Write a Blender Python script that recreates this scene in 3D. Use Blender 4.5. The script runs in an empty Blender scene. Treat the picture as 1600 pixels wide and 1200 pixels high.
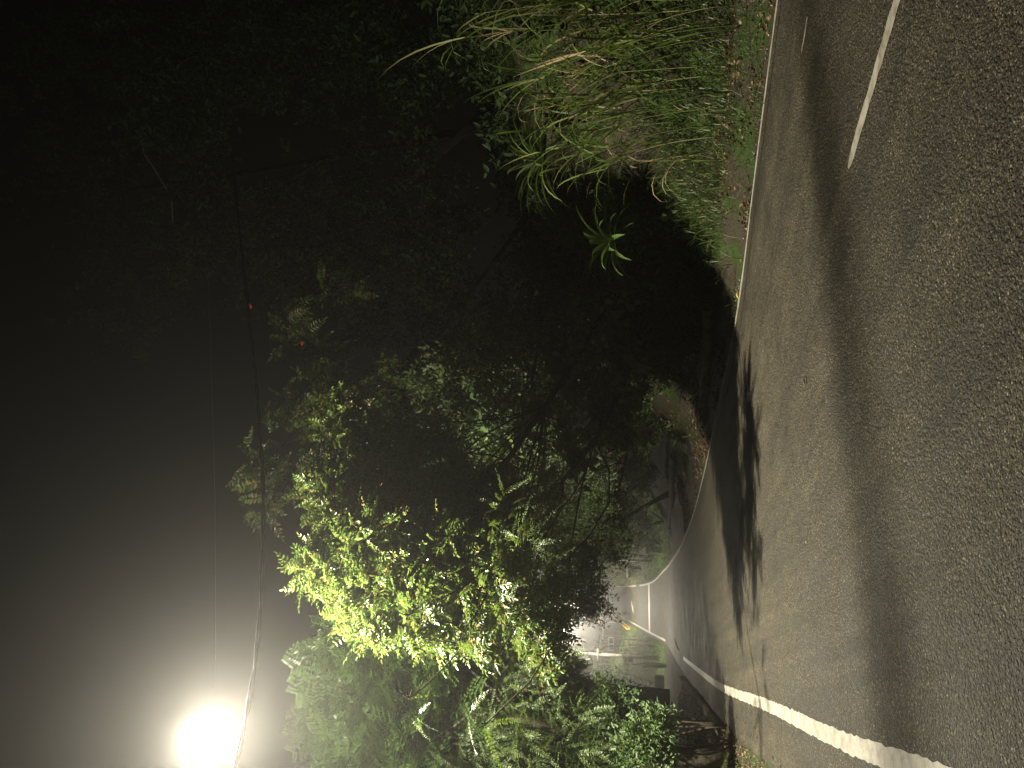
import bpy, math, random
import numpy as np
from mathutils import Vector, Matrix

rng = np.random.default_rng(7)
random.seed(7)
R = math.radians
SC = bpy.context.scene
COL = SC.collection

# ------------------------------------------------------------------ camera
CAM = np.array([0.0, 0.0, 1.6])
PITCH = math.atan(200 / 1200)
cp, sp = math.cos(PITCH), math.sin(PITCH)
F = np.array([0, cp, sp]); U = np.array([0, -sp, cp]); RT = np.array([1.0, 0, 0])
cam_d = bpy.data.cameras.new('camera'); cam = bpy.data.objects.new('camera', cam_d); COL.objects.link(cam)
cam_d.sensor_width = 36; cam_d.lens = 27; cam_d.clip_start = 0.05; cam_d.clip_end = 1500
# the phone was held turned by 90 degrees: the picture's right is the world's down
M4 = Matrix.Identity(4)
for i, v in enumerate((-U, RT, -F)):
    for j in range(3): M4[j][i] = float(v[j])
M4.translation = Vector([float(c) for c in CAM])
cam.matrix_world = M4
SC.camera = cam

# ------------------------------------------------------------------ world (night), exposure
W = bpy.data.worlds.new('World'); SC.world = W; W.use_nodes = True
nt = W.node_tree; bg = nt.nodes['Background']
sky = nt.nodes.new('ShaderNodeTexSky'); sky.sky_type = 'NISHITA'; sky.sun_disc = False
sky.sun_elevation = R(2); sky.sun_rotation = R(200)
nt.links.new(sky.outputs[0], bg.inputs[0]); bg.inputs[1].default_value = 0.0002
SC.view_settings.view_transform = 'Standard'; SC.view_settings.look = 'None'
SC.view_settings.exposure = 0.0; SC.view_settings.gamma = 1.0
cy = SC.cycles
cy.use_denoising = True
cy.max_bounces = 5; cy.diffuse_bounces = 2; cy.glossy_bounces = 2; cy.transmission_bounces = 3
cy.volume_bounces = 0; cy.transparent_max_bounces = 8
cy.sample_clamp_indirect = 2.0
LAMP_COL = (1.0, 0.915, 0.72)
P_NEAR, P_SPILL, P_FAR_A, P_FAR_B = 13500, 3000, 11500, 22000
HAZE_DENSITY, HAZE_ANISO = 0.0016, 0.82

# ------------------------------------------------------------------ helpers: geometry
def ray(X, Y):                       # upright photo pixel (1200 x 1600) -> direction
    return F + RT * ((X - 600) / 1200) + U * ((800 - Y) / 1200)
def P(X, Y, y):                      # point on that ray at world depth y
    d = ray(X, Y); return CAM + d * (y / d[1])
def pchip(xs, ys):
    xs = np.array(xs, float); ys = np.array(ys, float)
    h = np.diff(xs); dl = np.diff(ys) / h; m = np.zeros_like(ys)
    m[0], m[-1] = dl[0], dl[-1]
    for i in range(1, len(xs) - 1):
        m[i] = 0 if dl[i-1] * dl[i] <= 0 else 2 * dl[i-1] * dl[i] / (dl[i-1] + dl[i])
    def f(x):
        x = np.asarray(x, float); i = np.clip(np.searchsorted(xs, x) - 1, 0, len(xs) - 2)
        t = (x - xs[i]) / h[i]
        lin_lo = ys[0] + m[0] * (x - xs[0]); lin_hi = ys[-1] + m[-1] * (x - xs[-1])
        v = (ys[i] * (1 + 2*t) * (1-t)**2 + h[i]*m[i]*t*(1-t)**2 + ys[i+1]*t*t*(3-2*t) + h[i]*m[i+1]*t*t*(t-1))
        return np.where(x < xs[0], lin_lo, np.where(x > xs[-1], lin_hi, v))
    return f
zr = pchip([-40, 8, 16, 28, 50, 72, 90, 104, 126, 195, 260, 420], [0, 0, -.03, -.2, -.6, -.95, -.45, .4, 2.6, 8.4, 17, 44])
def G(X, Y):                         # where that ray meets the road surface
    d = ray(X, Y); prev = 0.5
    for y in np.concatenate([np.arange(1, 60, .1), np.arange(60, 400, .5)]):
        p = CAM + d * (y / d[1])
        if p[2] <= zr(y):
            lo, hi = prev, y
            for _ in range(30):
                m = (lo + hi) / 2; q = CAM + d * (m / d[1])
                if q[2] <= zr(m): hi = m
                else: lo = m
            return CAM + d * (hi / d[1])
        prev = y
    return CAM + d * (300 / d[1])
Lpix = [(0, 1430), (40, 1322), (95, 1206), (125, 1130), (152, 1092), (182, 1057), (199, 1040), (212, 1015), (226, 990), (236, 972), (245, 958)]
Rpix = [(1200, 1215), (930, 1180), (730, 1155), (600, 1130), (460, 1100), (380, 1078), (312, 1041), (289, 1016), (284, 985), (288, 956), (310, 925)]
Lw = [G(*p) for p in Lpix]; Rw = [G(*p) for p in Rpix]
def mk(pts, pre, post):
    a = sorted([(float(p[1]), float(p[0])) for p in pts]); b = [a[0]]
    for q in a[1:]:
        if q[0] > b[-1][0] + .4: b.append(q)
    b = pre + b + post
    return pchip([q[0] for q in b], [q[1] for q in b])
xL = mk(Lw, [(-14, 10.5), (-6, 3.2), (0, -.55)], [(300, -88), (420, -110)])
xR = mk(Rw, [(-14, 33), (-6, 22), (0, 14.2), (5, 8.2)], [(340, -70), (420, -84)])
OFFL = lambda y: np.interp(y, [0, 8, 20, 60, 80], [.6, .75, .7, .5, .3])
OFFR = 0.12
def smooth(e0, e1, x):
    t = np.clip((x - e0) / (e1 - e0), 0, 1); return t*t*(3-2*t)
def vnoise(x, y, s, seed=0):
    x = np.asarray(x, float) / s + seed * 17.3; y = np.asarray(y, float) / s + seed * 9.1
    xi, yi = np.floor(x), np.floor(y); fx, fy = x - xi, y - yi
    h = lambda a, b: np.modf(np.abs(np.sin(a * 127.1 + b * 311.7) * 43758.5453))[0]
    fx, fy = fx*fx*(3-2*fx), fy*fy*(3-2*fy)
    return (h(xi, yi)*(1-fx) + h(xi+1, yi)*fx)*(1-fy) + (h(xi, yi+1)*(1-fx) + h(xi+1, yi+1)*fx)*fy
def terrain(x, y):
    x = np.asarray(x, float); y = np.asarray(y, float)
    base = zr(y)
    sr = x - (xR(y) + OFFR)                      # right of the road
    sl = (xL(y) - OFFL(y)) - x                   # left of the road
    k = np.interp(y, [-10, 11.5, 14, 26, 36, 60, 75, 92, 120, 300], [.5, .5, 1.1, 1.1, .7, .45, .16, .14, .5, .5])   # slope factors
    hr = .22 * smooth(.1, 1.9, sr) + k * np.clip(sr - 2.0, 0, 3.2) + np.minimum(k, .3) * np.maximum(sr - 5.2, 0)
    hr = np.where(hr > 7, 7 + (hr - 7) * .35, hr)
    kl = np.interp(y, [-10, 14, 24, 34, 60, 80, 95, 120, 300], [.35, .35, .12, .0, .0, .05, .45, .5, .5])
    hl = .12 * smooth(.1, 1.2, sl) + kl * np.maximum(sl - np.interp(y, [20, 60], [2.2, .6]), 0)
    hl = np.where(hl > 5, 5 + (hl - 5) * .3, hl)
    nz = (vnoise(x, y, .45, 1) - .4) * .12 + (vnoise(x, y, 2.3, 2) - .4) * .3 + (vnoise(x, y, .17, 3) - .5) * .04
    return base + np.where(sr > 0, hr + nz * smooth(0, 1.6, sr), np.where(sl > 0, hl + nz * smooth(0, 1.2, sl), -.035))

# ------------------------------------------------------------------ helpers: objects
def mesh_np(name, V, Fq, mat, parent=None, smooth_sh=False, polys=None):
    me = bpy.data.meshes.new(name)
    V = np.asarray(V, np.float32)
    if polys is None:
        Fq = np.asarray(Fq, np.int32); n, k = Fq.shape
        me.vertices.add(len(V)); me.vertices.foreach_set('co', V.ravel())
        me.loops.add(n*k); me.loops.foreach_set('vertex_index', Fq.ravel())
        me.polygons.add(n); me.polygons.foreach_set('loop_start', np.arange(0, n*k, k, dtype=np.int32))
        me.polygons.foreach_set('loop_total', np.full(n, k, np.int32))
        me.update(calc_edges=True); me.validate()
    else:
        me.from_pydata([tuple(map(float, v)) for v in V], [], polys); me.update()
    if smooth_sh: me.polygons.foreach_set('use_smooth', [True]*len(me.polygons))
    me.materials.append(mat)
    o = bpy.data.objects.new(name, me); COL.objects.link(o)
    if parent is not None:
        o.parent = parent
        o.matrix_parent_inverse = parent.matrix_world.inverted() if False else Matrix.Translation(-parent.location)
    return o
def tag(o, label=None, cat=None, group=None, kind=None):
    if label: o['label'] = label
    if cat: o['category'] = cat
    if group: o['group'] = group
    if kind: o['kind'] = kind
    return o
def thing(name, loc, label, cat, group=None):
    o = bpy.data.objects.new(name, None); COL.objects.link(o); o.location = [float(c) for c in loc]
    o.empty_display_size = .2
    return tag(o, label, cat, group)
class MB:                            # collects polygons
    def __init__(s): s.v = []; s.f = []
    def add(s, vs, fs):
        b = len(s.v); s.v += [tuple(map(float, q)) for q in vs]; s.f += [tuple(b+i for i in f) for f in fs]
        return s
    def tube(s, pts, rad, n=10, cap=True, wob=0):
        pts = [np.array(p, float) for p in pts]; k = len(pts)
        rad = [rad]*k if np.isscalar(rad) else rad
        up = np.array([0, 0, 1.0]); vs = []; t0 = pts[1]-pts[0]
        a = np.cross(t0, up); a = a if np.linalg.norm(a) > 1e-3*np.linalg.norm(t0) else np.array([1., 0, 0]); a /= np.linalg.norm(a)
        for i, p in enumerate(pts):
            t = pts[min(i+1, k-1)] - pts[max(i-1, 0)]; t /= (np.linalg.norm(t)+1e-9)
            a = a - t*np.dot(a, t); a /= (np.linalg.norm(a)+1e-9); b = np.cross(t, a)
            for j in range(n):
                th = 2*math.pi*j/n; r = rad[i]*(1 + (wob*(random.random()-.5) if wob else 0))
                vs.append(p + r*(math.cos(th)*a + math.sin(th)*b))
        fs = [(i*n+j, i*n+(j+1) % n, (i+1)*n+(j+1) % n, (i+1)*n+j) for i in range(k-1) for j in range(n)]
        if cap: fs += [tuple(range(n))[::-1], tuple((k-1)*n+j for j in range(n))]
        return s.add(vs, fs)
    def box(s, c, sz, rot=0, bev=.0, tilt=None):
        hx, hy, hz = [q/2 for q in sz]; b = min(bev, hx*.9, hy*.9, hz*.9)
        vs = []; cr, sr = math.cos(rot), math.sin(rot)
        if b <= 0:
            L = [(sx*hx, sy*hy, sz_*hz) for sz_ in (-1, 1) for sx, sy in ((-1,-1), (1,-1), (1,1), (-1,1))]
            fs = [(3,2,1,0), (4,5,6,7)] + [(i, (i+1) % 4, 4+(i+1) % 4, 4+i) for i in range(4)]
        else:
            L = []
            for z, ins in ((-hz, b), (-hz+b, 0), (hz-b, 0), (hz, b)):
                x, y = hx-ins, hy-ins
                c8 = [(-x+b-0*ins, -y), (x-b, -y), (x, -y+b), (x, y-b), (x-b, y), (-x+b, y), (-x, y-b), (-x, -y+b)]
                L += [(q[0], q[1], z) for q in c8]
            fs = [tuple(range(8))[::-1], tuple(range(24, 32))] + [(k*8+i, k*8+(i+1) % 8, (k+1)*8+(i+1) % 8, (k+1)*8+i) for k in range(3) for i in range(8)]
        for q in L:
            q = np.array(q)
            if tilt is not None: q = tilt @ q
            vs.append((c[0] + q[0]*cr - q[1]*sr, c[1] + q[0]*sr + q[1]*cr, c[2] + q[2]))
        return s.add(vs, fs)
    def ball(s, c, r, n=10, m=7):
        r = (r, r, r) if np.isscalar(r) else r
        vs = [(c[0], c[1], c[2]-r[2])]
        for i in range(1, m):
            ph = -math.pi/2 + math.pi*i/m
            vs += [(c[0]+r[0]*math.cos(ph)*math.cos(2*math.pi*j/n), c[1]+r[1]*math.cos(ph)*math.sin(2*math.pi*j/n), c[2]+r[2]*math.sin(ph)) for j in range(n)]
        vs.append((c[0], c[1], c[2]+r[2])); T = len(vs)-1
        fs = [(0, 1+(j+1) % n, 1+j) for j in range(n)]
        fs += [(1+(i-1)*n+j, 1+(i-1)*n+(j+1) % n, 1+i*n+(j+1) % n, 1+i*n+j) for i in range(1, m-1) for j in range(n)]
        fs += [(1+(m-2)*n+j, 1+(m-2)*n+(j+1) % n, T) for j in range(n)]
        return s.add(vs, fs)
    def build(s, name, mat, parent=None, sm=True):
        o = mesh_np(name, s.v, None, mat, parent, sm, polys=s.f)
        return o

# ------------------------------------------------------------------ helpers: materials
def mat(name, rough=.8, spec=.3):
    m = bpy.data.materials.new(name); m.use_nodes = True
    n = m.node_tree.nodes; p = n['Principled BSDF']; p.inputs['Roughness'].default_value = rough
    p.inputs['Specular IOR Level'].default_value = spec
    return m, m.node_tree, p
def noise(t, scale, detail=4, rough=.6, vec=None, typ='noise'):
    if typ == 'noise':
        x = t.nodes.new('ShaderNodeTexNoise'); x.inputs['Scale'].default_value = scale; x.inputs['Detail'].default_value = detail
        x.inputs['Roughness'].default_value = rough
    else:
        x = t.nodes.new('ShaderNodeTexVoronoi'); x.inputs['Scale'].default_value = scale
    if vec is None:
        vec = geo_pos(t)
    t.links.new(vec, x.inputs['Vector'])
    return x
def geo_pos(t):
    for n in t.nodes:
        if n.type == 'NEW_GEOMETRY': return n.outputs['Position']
    return t.nodes.new('ShaderNodeNewGeometry').outputs['Position']
def ramp(t, src, stops):
    r = t.nodes.new('ShaderNodeValToRGB'); t.links.new(src, r.inputs[0]); e = r.color_ramp.elements
    while len(e) < len(stops): e.new(.5)
    for el, (p_, c) in zip(e, stops): el.position = p_; el.color = (*c, 1) if len(c) == 3 else c
    return r.outputs[0]
def mixc(t, fac, a, b, mode='MIX'):
    m = t.nodes.new('ShaderNodeMix'); m.data_type = 'RGBA'; m.blend_type = mode
    for v, s in ((fac, 0), (a, 6), (b, 7)):
        if hasattr(v, 'is_linked') or hasattr(v, 'links'): t.links.new(v, m.inputs[s])
        elif s == 0: m.inputs[0].default_value = v
        else: m.inputs[s].default_value = (*v, 1)
    return m.outputs[2]
def bump(t, p, src, strength, dist, prev=None):
    b = t.nodes.new('ShaderNodeBump'); b.inputs['Strength'].default_value = strength; b.inputs['Distance'].default_value = dist
    t.links.new(src, b.inputs['Height'])
    if prev is not None: t.links.new(prev, b.inputs['Normal'])
    t.links.new(b.outputs[0], p.inputs['Normal']); return b.outputs[0]
def simple(name, c1, c2, scale=6, rough=.8, bs=.4, bd=.01, spec=.3, metal=0):
    m, t, p = mat(name, rough, spec); n = noise(t, scale, 5)
    t.links.new(ramp(t, n.outputs[0], [(.3, c1), (.7, c2)]), p.inputs['Base Color'])
    n2 = noise(t, scale*5, 3); bump(t, p, n2.outputs[0], bs, bd); p.inputs['Metallic'].default_value = metal
    return m
def leafmat(name, cols, rough=.42, trans=.3, spec=.45, tcol=(.22, .34, .03)):
    m, t, p = mat(name, rough, spec)
    g = t.nodes.new('ShaderNodeNewGeometry')
    k = len(cols); c = ramp(t, g.outputs['Random Per Island'], [(i/(k-1) if k > 1 else 0, q) for i, q in enumerate(cols)])
    t.links.new(c, p.inputs['Base Color'])
    tr = t.nodes.new('ShaderNodeBsdfTranslucent')
    tc = mixc(t, .55, c, tcol); t.links.new(tc, tr.inputs[0])
    mx = t.nodes.new('ShaderNodeMixShader'); mx.inputs[0].default_value = trans
    t.links.new(p.outputs[0], mx.inputs[1]); t.links.new(tr.outputs[0], mx.inputs[2])
    t.links.new(mx.outputs[0], t.nodes['Material Output'].inputs['Surface'])
    return m

def asphalt():
    m, t, p = mat('asphalt', .8, .22)
    v = noise(t, 95, typ='v'); v2 = noise(t, 42, typ='v'); n = noise(t, 1.3, 5); n2 = noise(t, 320, 2)
    stone = ramp(t, v.outputs['Color'], [(.0, (.014, .013, .009)), (.5, (.056, .052, .038)), (.8, (.145, .135, .10)), (1, (.44, .41, .33))])
    gap = ramp(t, v.outputs['Distance'], [(.25, (1, 1, 1)), (.62, (.35, .34, .33))])
    c = mixc(t, 1.0, stone, gap, 'MULTIPLY')
    big = ramp(t, n.outputs[0], [(.3, (.62, .60, .56)), (.7, (1.18, 1.14, 1.05))])
    c = mixc(t, 1.0, c, big, 'MULTIPLY')
    uv = t.nodes.new('ShaderNodeUVMap').outputs[0]
    def along(sx, sy, sc, stops, det=3):
        mp = t.nodes.new('ShaderNodeMapping'); mp.inputs['Scale'].default_value = (sx, sy, 1); t.links.new(uv, mp.inputs[0])
        return ramp(t, noise(t, sc, det, .6, mp.outputs[0]).outputs[0], stops)
    c = mixc(t, 1.0, c, along(1.6, .07, 1.4, [(.32, (.72, .71, .70)), (.6, (1.12, 1.1, 1.05))]), 'MULTIPLY')      # tyre-worn tracks
    c = mixc(t, 1.0, c, along(9, .35, 1.0, [(.35, (.85, .85, .85)), (.6, (1.05, 1.05, 1.04))], 4), 'MULTIPLY')       # fine drag streaks
    c = mixc(t, 1.0, c, ramp(t, noise(t, 3.3, 4, .65).outputs[0], [(.30, (.55, .54, .50)), (.42, (1, 1, 1))]), 'MULTIPLY')   # oil and damp spots
    t.links.new(c, p.inputs['Base Color'])
    hgt = ramp(t, v.outputs['Distance'], [(.0, (1, 1, 1)), (.75, (0, 0, 0))])
    h2 = ramp(t, v2.outputs['Distance'], [(.0, (1, 1, 1)), (.8, (0, 0, 0))])
    b = bump(t, p, hgt, 1.0, .006); b = bump(t, p, h2, .8, .011, b); bump(t, p, n2.outputs[0], .5, .0012, b)
    rr = ramp(t, n.outputs[0], [(.3, (.66, .66, .66)), (.75, (.85, .85, .85))]); t.links.new(rr, p.inputs['Roughness'])
    return m
def soil():
    m, t, p = mat('verge_soil', .92, .15)
    n = noise(t, 1.6, 6); n2 = noise(t, 24, 6, .7); n3 = noise(t, 70, typ='v')
    c1 = ramp(t, n2.outputs[0], [(.3, (.016, .013, .009)), (.5, (.042, .033, .023)), (.72, (.10, .082, .06))])
    c2 = ramp(t, n2.outputs[0], [(.3, (.012, .022, .006)), (.7, (.05, .085, .018))])
    f = ramp(t, n.outputs[0], [(.45, (0, 0, 0)), (.6, (1, 1, 1))])
    t.links.new(mixc(t, f, c1, c2), p.inputs['Base Color'])
    b = bump(t, p, n2.outputs[0], .9, .04); bump(t, p, n3.outputs['Distance'], .6, .015, b)
    return m
def paint(name, a, b):
    m, t, p = mat(name, .6, .4)
    n = noise(t, 9, 6, .7); n2 = noise(t, 120, typ='v'); n3 = noise(t, 2.2, 3)
    c = ramp(t, n.outputs[0], [(.25, b), (.6, a)])
    chips = ramp(t, noise(t, 60, 4, .8).outputs[0], [(.58, (0, 0, 0)), (.68, (1, 1, 1))])
    c = mixc(t, 1.0, c, ramp(t, noise(t, 4.5, 6, .75).outputs[0], [(.34, (.62, .58, .5)), (.56, (1, 1, 1))]), 'MULTIPLY')
    c = mixc(t, chips, c, (.10, .09, .08)); t.links.new(c, p.inputs['Base Color'])
    bump(t, p, n2.outputs['Distance'], .5, .003)
    return m
def bark(name, a, b, sc=7):
    m, t, p = mat(name, .9, .15)
    n = noise(t, sc, 7, .7); t.links.new(ramp(t, n.outputs[0], [(.3, a), (.68, b)]), p.inputs['Base Color'])
    n2 = noise(t, sc*4, 6, .7); bump(t, p, n2.outputs[0], .9, .03); return m

M = dict(
    asphalt=asphalt(), soil=soil(), white=paint('white_paint', (.31, .295, .245), (.22, .205, .17)), yellow=paint('yellow_paint', (.55, .33, .02), (.38, .23, .02)),
    seam=simple('tar_seam', (.008, .008, .008), (.02, .018, .016), 20, .6),
    darkbark=bark('dark_bark', (.006, .005, .004), (.018, .015, .011)), bark=bark('bark', (.035, .026, .018), (.11, .09, .065)), palebark=bark('pale_bark', (.09, .08, .055), (.26, .23, .17)),
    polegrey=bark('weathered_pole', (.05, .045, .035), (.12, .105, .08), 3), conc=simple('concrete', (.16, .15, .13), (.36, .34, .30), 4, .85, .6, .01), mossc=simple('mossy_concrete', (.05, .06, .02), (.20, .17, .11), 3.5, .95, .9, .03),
    steel=simple('galvanised_steel', (.22, .22, .22), (.36, .36, .35), 8, .45, .1, .002, .5, .6), dark=simple('dark_rubber', (.012, .012, .012), (.03, .03, .03), 9, .5, .1, .002),
    wall=simple('painted_wall', (.20, .17, .13), (.34, .30, .24), 3, .85, .2, .005), frame=simple('white_frame', (.5, .5, .46), (.7, .7, .64), 5, .5, .1, .002),
    roof=simple('roof_sheet', (.30, .24, .17), (.45, .38, .28), 4, .6, .2, .004), pane=simple('dark_window', (.01, .012, .014), (.02, .022, .025), 4, .1, 0.0, .001, .6),
    ypaint=simple('yellow_rail_paint', (.5, .30, .03), (.75, .50, .06), 5, .5, .1, .002),
    stick=bark('dry_stick', (.12, .085, .05), (.34, .27, .17), 20),
    tulip=leafmat('broad_leaf', [(.025, .06, .012), (.055, .11, .02), (.08, .15, .03), (.10, .165, .035), (.13, .18, .045), (.19, .18, .05), (.20, .12, .05)], .36, .28, .5, (.15, .22, .045)),
    fern=leafmat('feathery_leaf', [(.05, .10, .025), (.08, .15, .035), (.12, .18, .05)], .4, .25),
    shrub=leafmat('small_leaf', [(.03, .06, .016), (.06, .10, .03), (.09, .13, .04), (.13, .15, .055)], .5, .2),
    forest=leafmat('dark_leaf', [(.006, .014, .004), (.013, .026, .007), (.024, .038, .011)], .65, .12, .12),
    vine=leafmat('vine_leaf', [(.04, .08, .025), (.08, .13, .045), (.12, .17, .07)], .5, .2, .3),
    strap=leafmat('strap_leaf', [(.03, .07, .02), (.07, .13, .035), (.12, .18, .05)], .45, .2, .35),
    cane=leafmat('cane_blade', [(.03, .055, .012), (.06, .10, .02), (.10, .14, .035), (.16, .17, .06), (.22, .20, .10)], .5, .25, .3),
    drycane=leafmat('dry_blade', [(.22, .16, .09), (.34, .26, .15)], .7, .1, .2, (.3, .22, .1)),
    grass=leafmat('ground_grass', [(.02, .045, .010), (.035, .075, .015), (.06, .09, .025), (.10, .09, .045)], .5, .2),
    litter=leafmat('dead_leaf', [(.03, .018, .009), (.075, .046, .024), (.13, .085, .045), (.22, .155, .09)], .7, .05, .2, (.2, .1, .03)),
    flower=leafmat('orange_petal', [(.6, .07, .01), (.75, .14, .02)], .5, .3, .3, (.8, .15, .02)),
    yleaf=leafmat('yellow_leaf', [(.55, .45, .05), (.6, .5, .1)], .5, .2, .3, (.5, .4, .05)),
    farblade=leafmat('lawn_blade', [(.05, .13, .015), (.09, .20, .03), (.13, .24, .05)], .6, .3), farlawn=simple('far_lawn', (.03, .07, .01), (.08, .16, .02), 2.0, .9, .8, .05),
    pebble=simple('pale_pebble', (.16, .15, .13), (.38, .35, .30), 60, .8, .2, .002),
)

# ------------------------------------------------------------------ lamp place and the cable's plane
LAMP = P(35, 312, 11.0)
gA, gB = G(88, 1402), G(900, 1300)
pn = np.cross(gB - gA, LAMP - gA); pn /= np.linalg.norm(pn)
def on_plane(X, Y):
    d = ray(X, Y); t = np.dot(pn, gA - CAM) / np.dot(pn, d); return CAM + d*t

# ------------------------------------------------------------------ setting: ground, road, markings
def rows_y():
    return np.concatenate([np.arange(-14, 5, .5), np.arange(5, 22, .12), np.arange(22, 40, .3), np.arange(40, 140, 1.0), np.arange(140, 421, 4.0)])
ys = rows_y()
offs_r = np.concatenate([np.arange(0, 3, .12), np.arange(3, 8, .25), np.arange(8, 20, .8), np.array([22, 26, 32, 40, 55, 80, 110])])
offs_l = np.concatenate([np.arange(0, 3, .12), np.arange(3, 8, .3), np.arange(8, 20, 1), np.array([22, 26, 32, 40, 60])])
V = []
for y in ys:
    l, r = float(xL(y) - OFFL(y)), float(xR(y) + OFFR)
    xs = np.concatenate([l - offs_l[::-1], [l + .15], np.linspace(l+.6, r-.6, 5), [r - .15], r + offs_r])
    V.append(np.stack([xs, np.full_like(xs, y), terrain(xs, y)], 1))
nc = len(V[0]); V = np.concatenate(V)
idx = np.arange(len(ys)*nc).reshape(len(ys), nc)
Q = np.stack([idx[:-1, :-1], idx[:-1, 1:], idx[1:, 1:], idx[1:, :-1]], -1).reshape(-1, 4)
tag(mesh_np('ground', V, Q, M['soil'], smooth_sh=True), kind='structure')

ry = np.concatenate([np.arange(-13.5, 40, .5), np.arange(40, 410, 2.0)])
V = []
for y in ry:
    l, r = float(xL(y) - OFFL(y)) - .02 + .05*(vnoise(y, 0, .7)-.5), float(xR(y) + OFFR) + .05*(vnoise(y, 3, .6)-.5)
    xs = np.linspace(l, r, 9); V.append(np.stack([xs, np.full(9, y), np.full(9, float(zr(y))) ], 1))
V = np.concatenate(V); idx = np.arange(len(V)).reshape(-1, 9)
Q = np.stack([idx[:-1, :-1], idx[:-1, 1:], idx[1:, 1:], idx[1:, :-1]], -1).reshape(-1, 4)
road = tag(mesh_np('road', V, Q, M['asphalt']), kind='structure')
uvl = road.data.uv_layers.new(name='UVMap'); vi = np.zeros(len(road.data.loops), np.int32); road.data.loops.foreach_get('vertex_index', vi)
uvl.data.foreach_set('uv', np.stack([(vi % 9)*.95, V[vi, 1]*1.25], 1).astype(np.float32).ravel())
def ribbon(name, pts, w, m, h=.004, parent=road, jag=.006, step=.08, round_end=False):
    pts = np.array([(p[0], p[1]) for p in pts], float)
    d = np.r_[0, np.cumsum(np.linalg.norm(np.diff(pts, axis=0), axis=1))]
    s = np.arange(0, d[-1], step if d[-1] < 60 else .6); s = np.r_[s, d[-1]]
    c = np.stack([np.interp(s, d, pts[:, 0]), np.interp(s, d, pts[:, 1])], 1)
    t = np.gradient(c, axis=0); t /= np.linalg.norm(t, axis=1)[:, None]; n = np.stack([-t[:, 1], t[:, 0]], 1)
    ww = np.full(len(s), w/2)
    if round_end: ww = ww * np.sqrt(np.clip(np.minimum(s, d[-1]-s)/.12, .1, 1))
    a = c + n*(ww + rng.normal(0, jag, len(s)))[:, None]; b = c - n*(ww + rng.normal(0, jag, len(s)))[:, None]
    V = np.empty((2*len(s), 3)); V[0::2, :2] = a; V[1::2, :2] = b
    # follow the road's own facets, so that the paint never sinks into it
    V[:, 2] = np.interp(V[:, 1], ry, zr(ry)) + h
    i = np.arange(len(s)-1)*2; Q = np.stack([i, i+1, i+3, i+2], 1)
    return mesh_np(name, V, Q, m, parent)
yl = np.r_[np.arange(-12, 35.5, .3)]
ribbon('edge_line', [(float(xL(y)), y) for y in yl if y < float(Lw[5][1])], .15, M['white'])
y0 = float(Lw[6][1]); ribbon('edge_line', [(float(xL(y)), y) for y in np.arange(y0, 300, 1.0)], .22, M['white'], .012)
ribbon('edge_line', [(float(xR(y)), y) for y in np.arange(-12, 40, .3)], .11, M['white'])
ribbon('edge_line', [(float(xR(y)), y) for y in np.arange(40, 118, 1.0)], .22, M['white'], .012)
ribbon('edge_line', [(float(xR(y)), y) for y in np.arange(122, 330, 1.0)], .22, M['white'], .012)
d0, d1 = G(938, 1326), G(1200, 1402); dd = (d1-d0)
ribbon('pale_road_mark', [d0, d0 + dd*2.0], .125, M['white'], jag=.006, round_end=True)  # near white dash between the lanes
d0, d1 = G(1118, 1253), G(1174, 1262); ribbon('worn_dash', [d0, d1], .05, M['white'])
ribbon('pale_road_mark', [G(253, 988)+np.array([-.25, -2.2, 0]), G(253, 988)+np.array([0, 2.2, 0])], .9, M['conc'], .012, jag=.08, round_end=True, step=.5)  # small pale patch laid on the far road, no lane dash
a, b = G(288, 1014), G(213, 1015); ribbon('stop_line', [a, b], 2.3, M['yellow'], .016, step=.5)
ribbon('tar_seam', [(float(xR(y)) - .42*(1+.25*math.sin(y*.6)), y) for y in np.arange(2, 17, .2)], .03, M['seam'])

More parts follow.
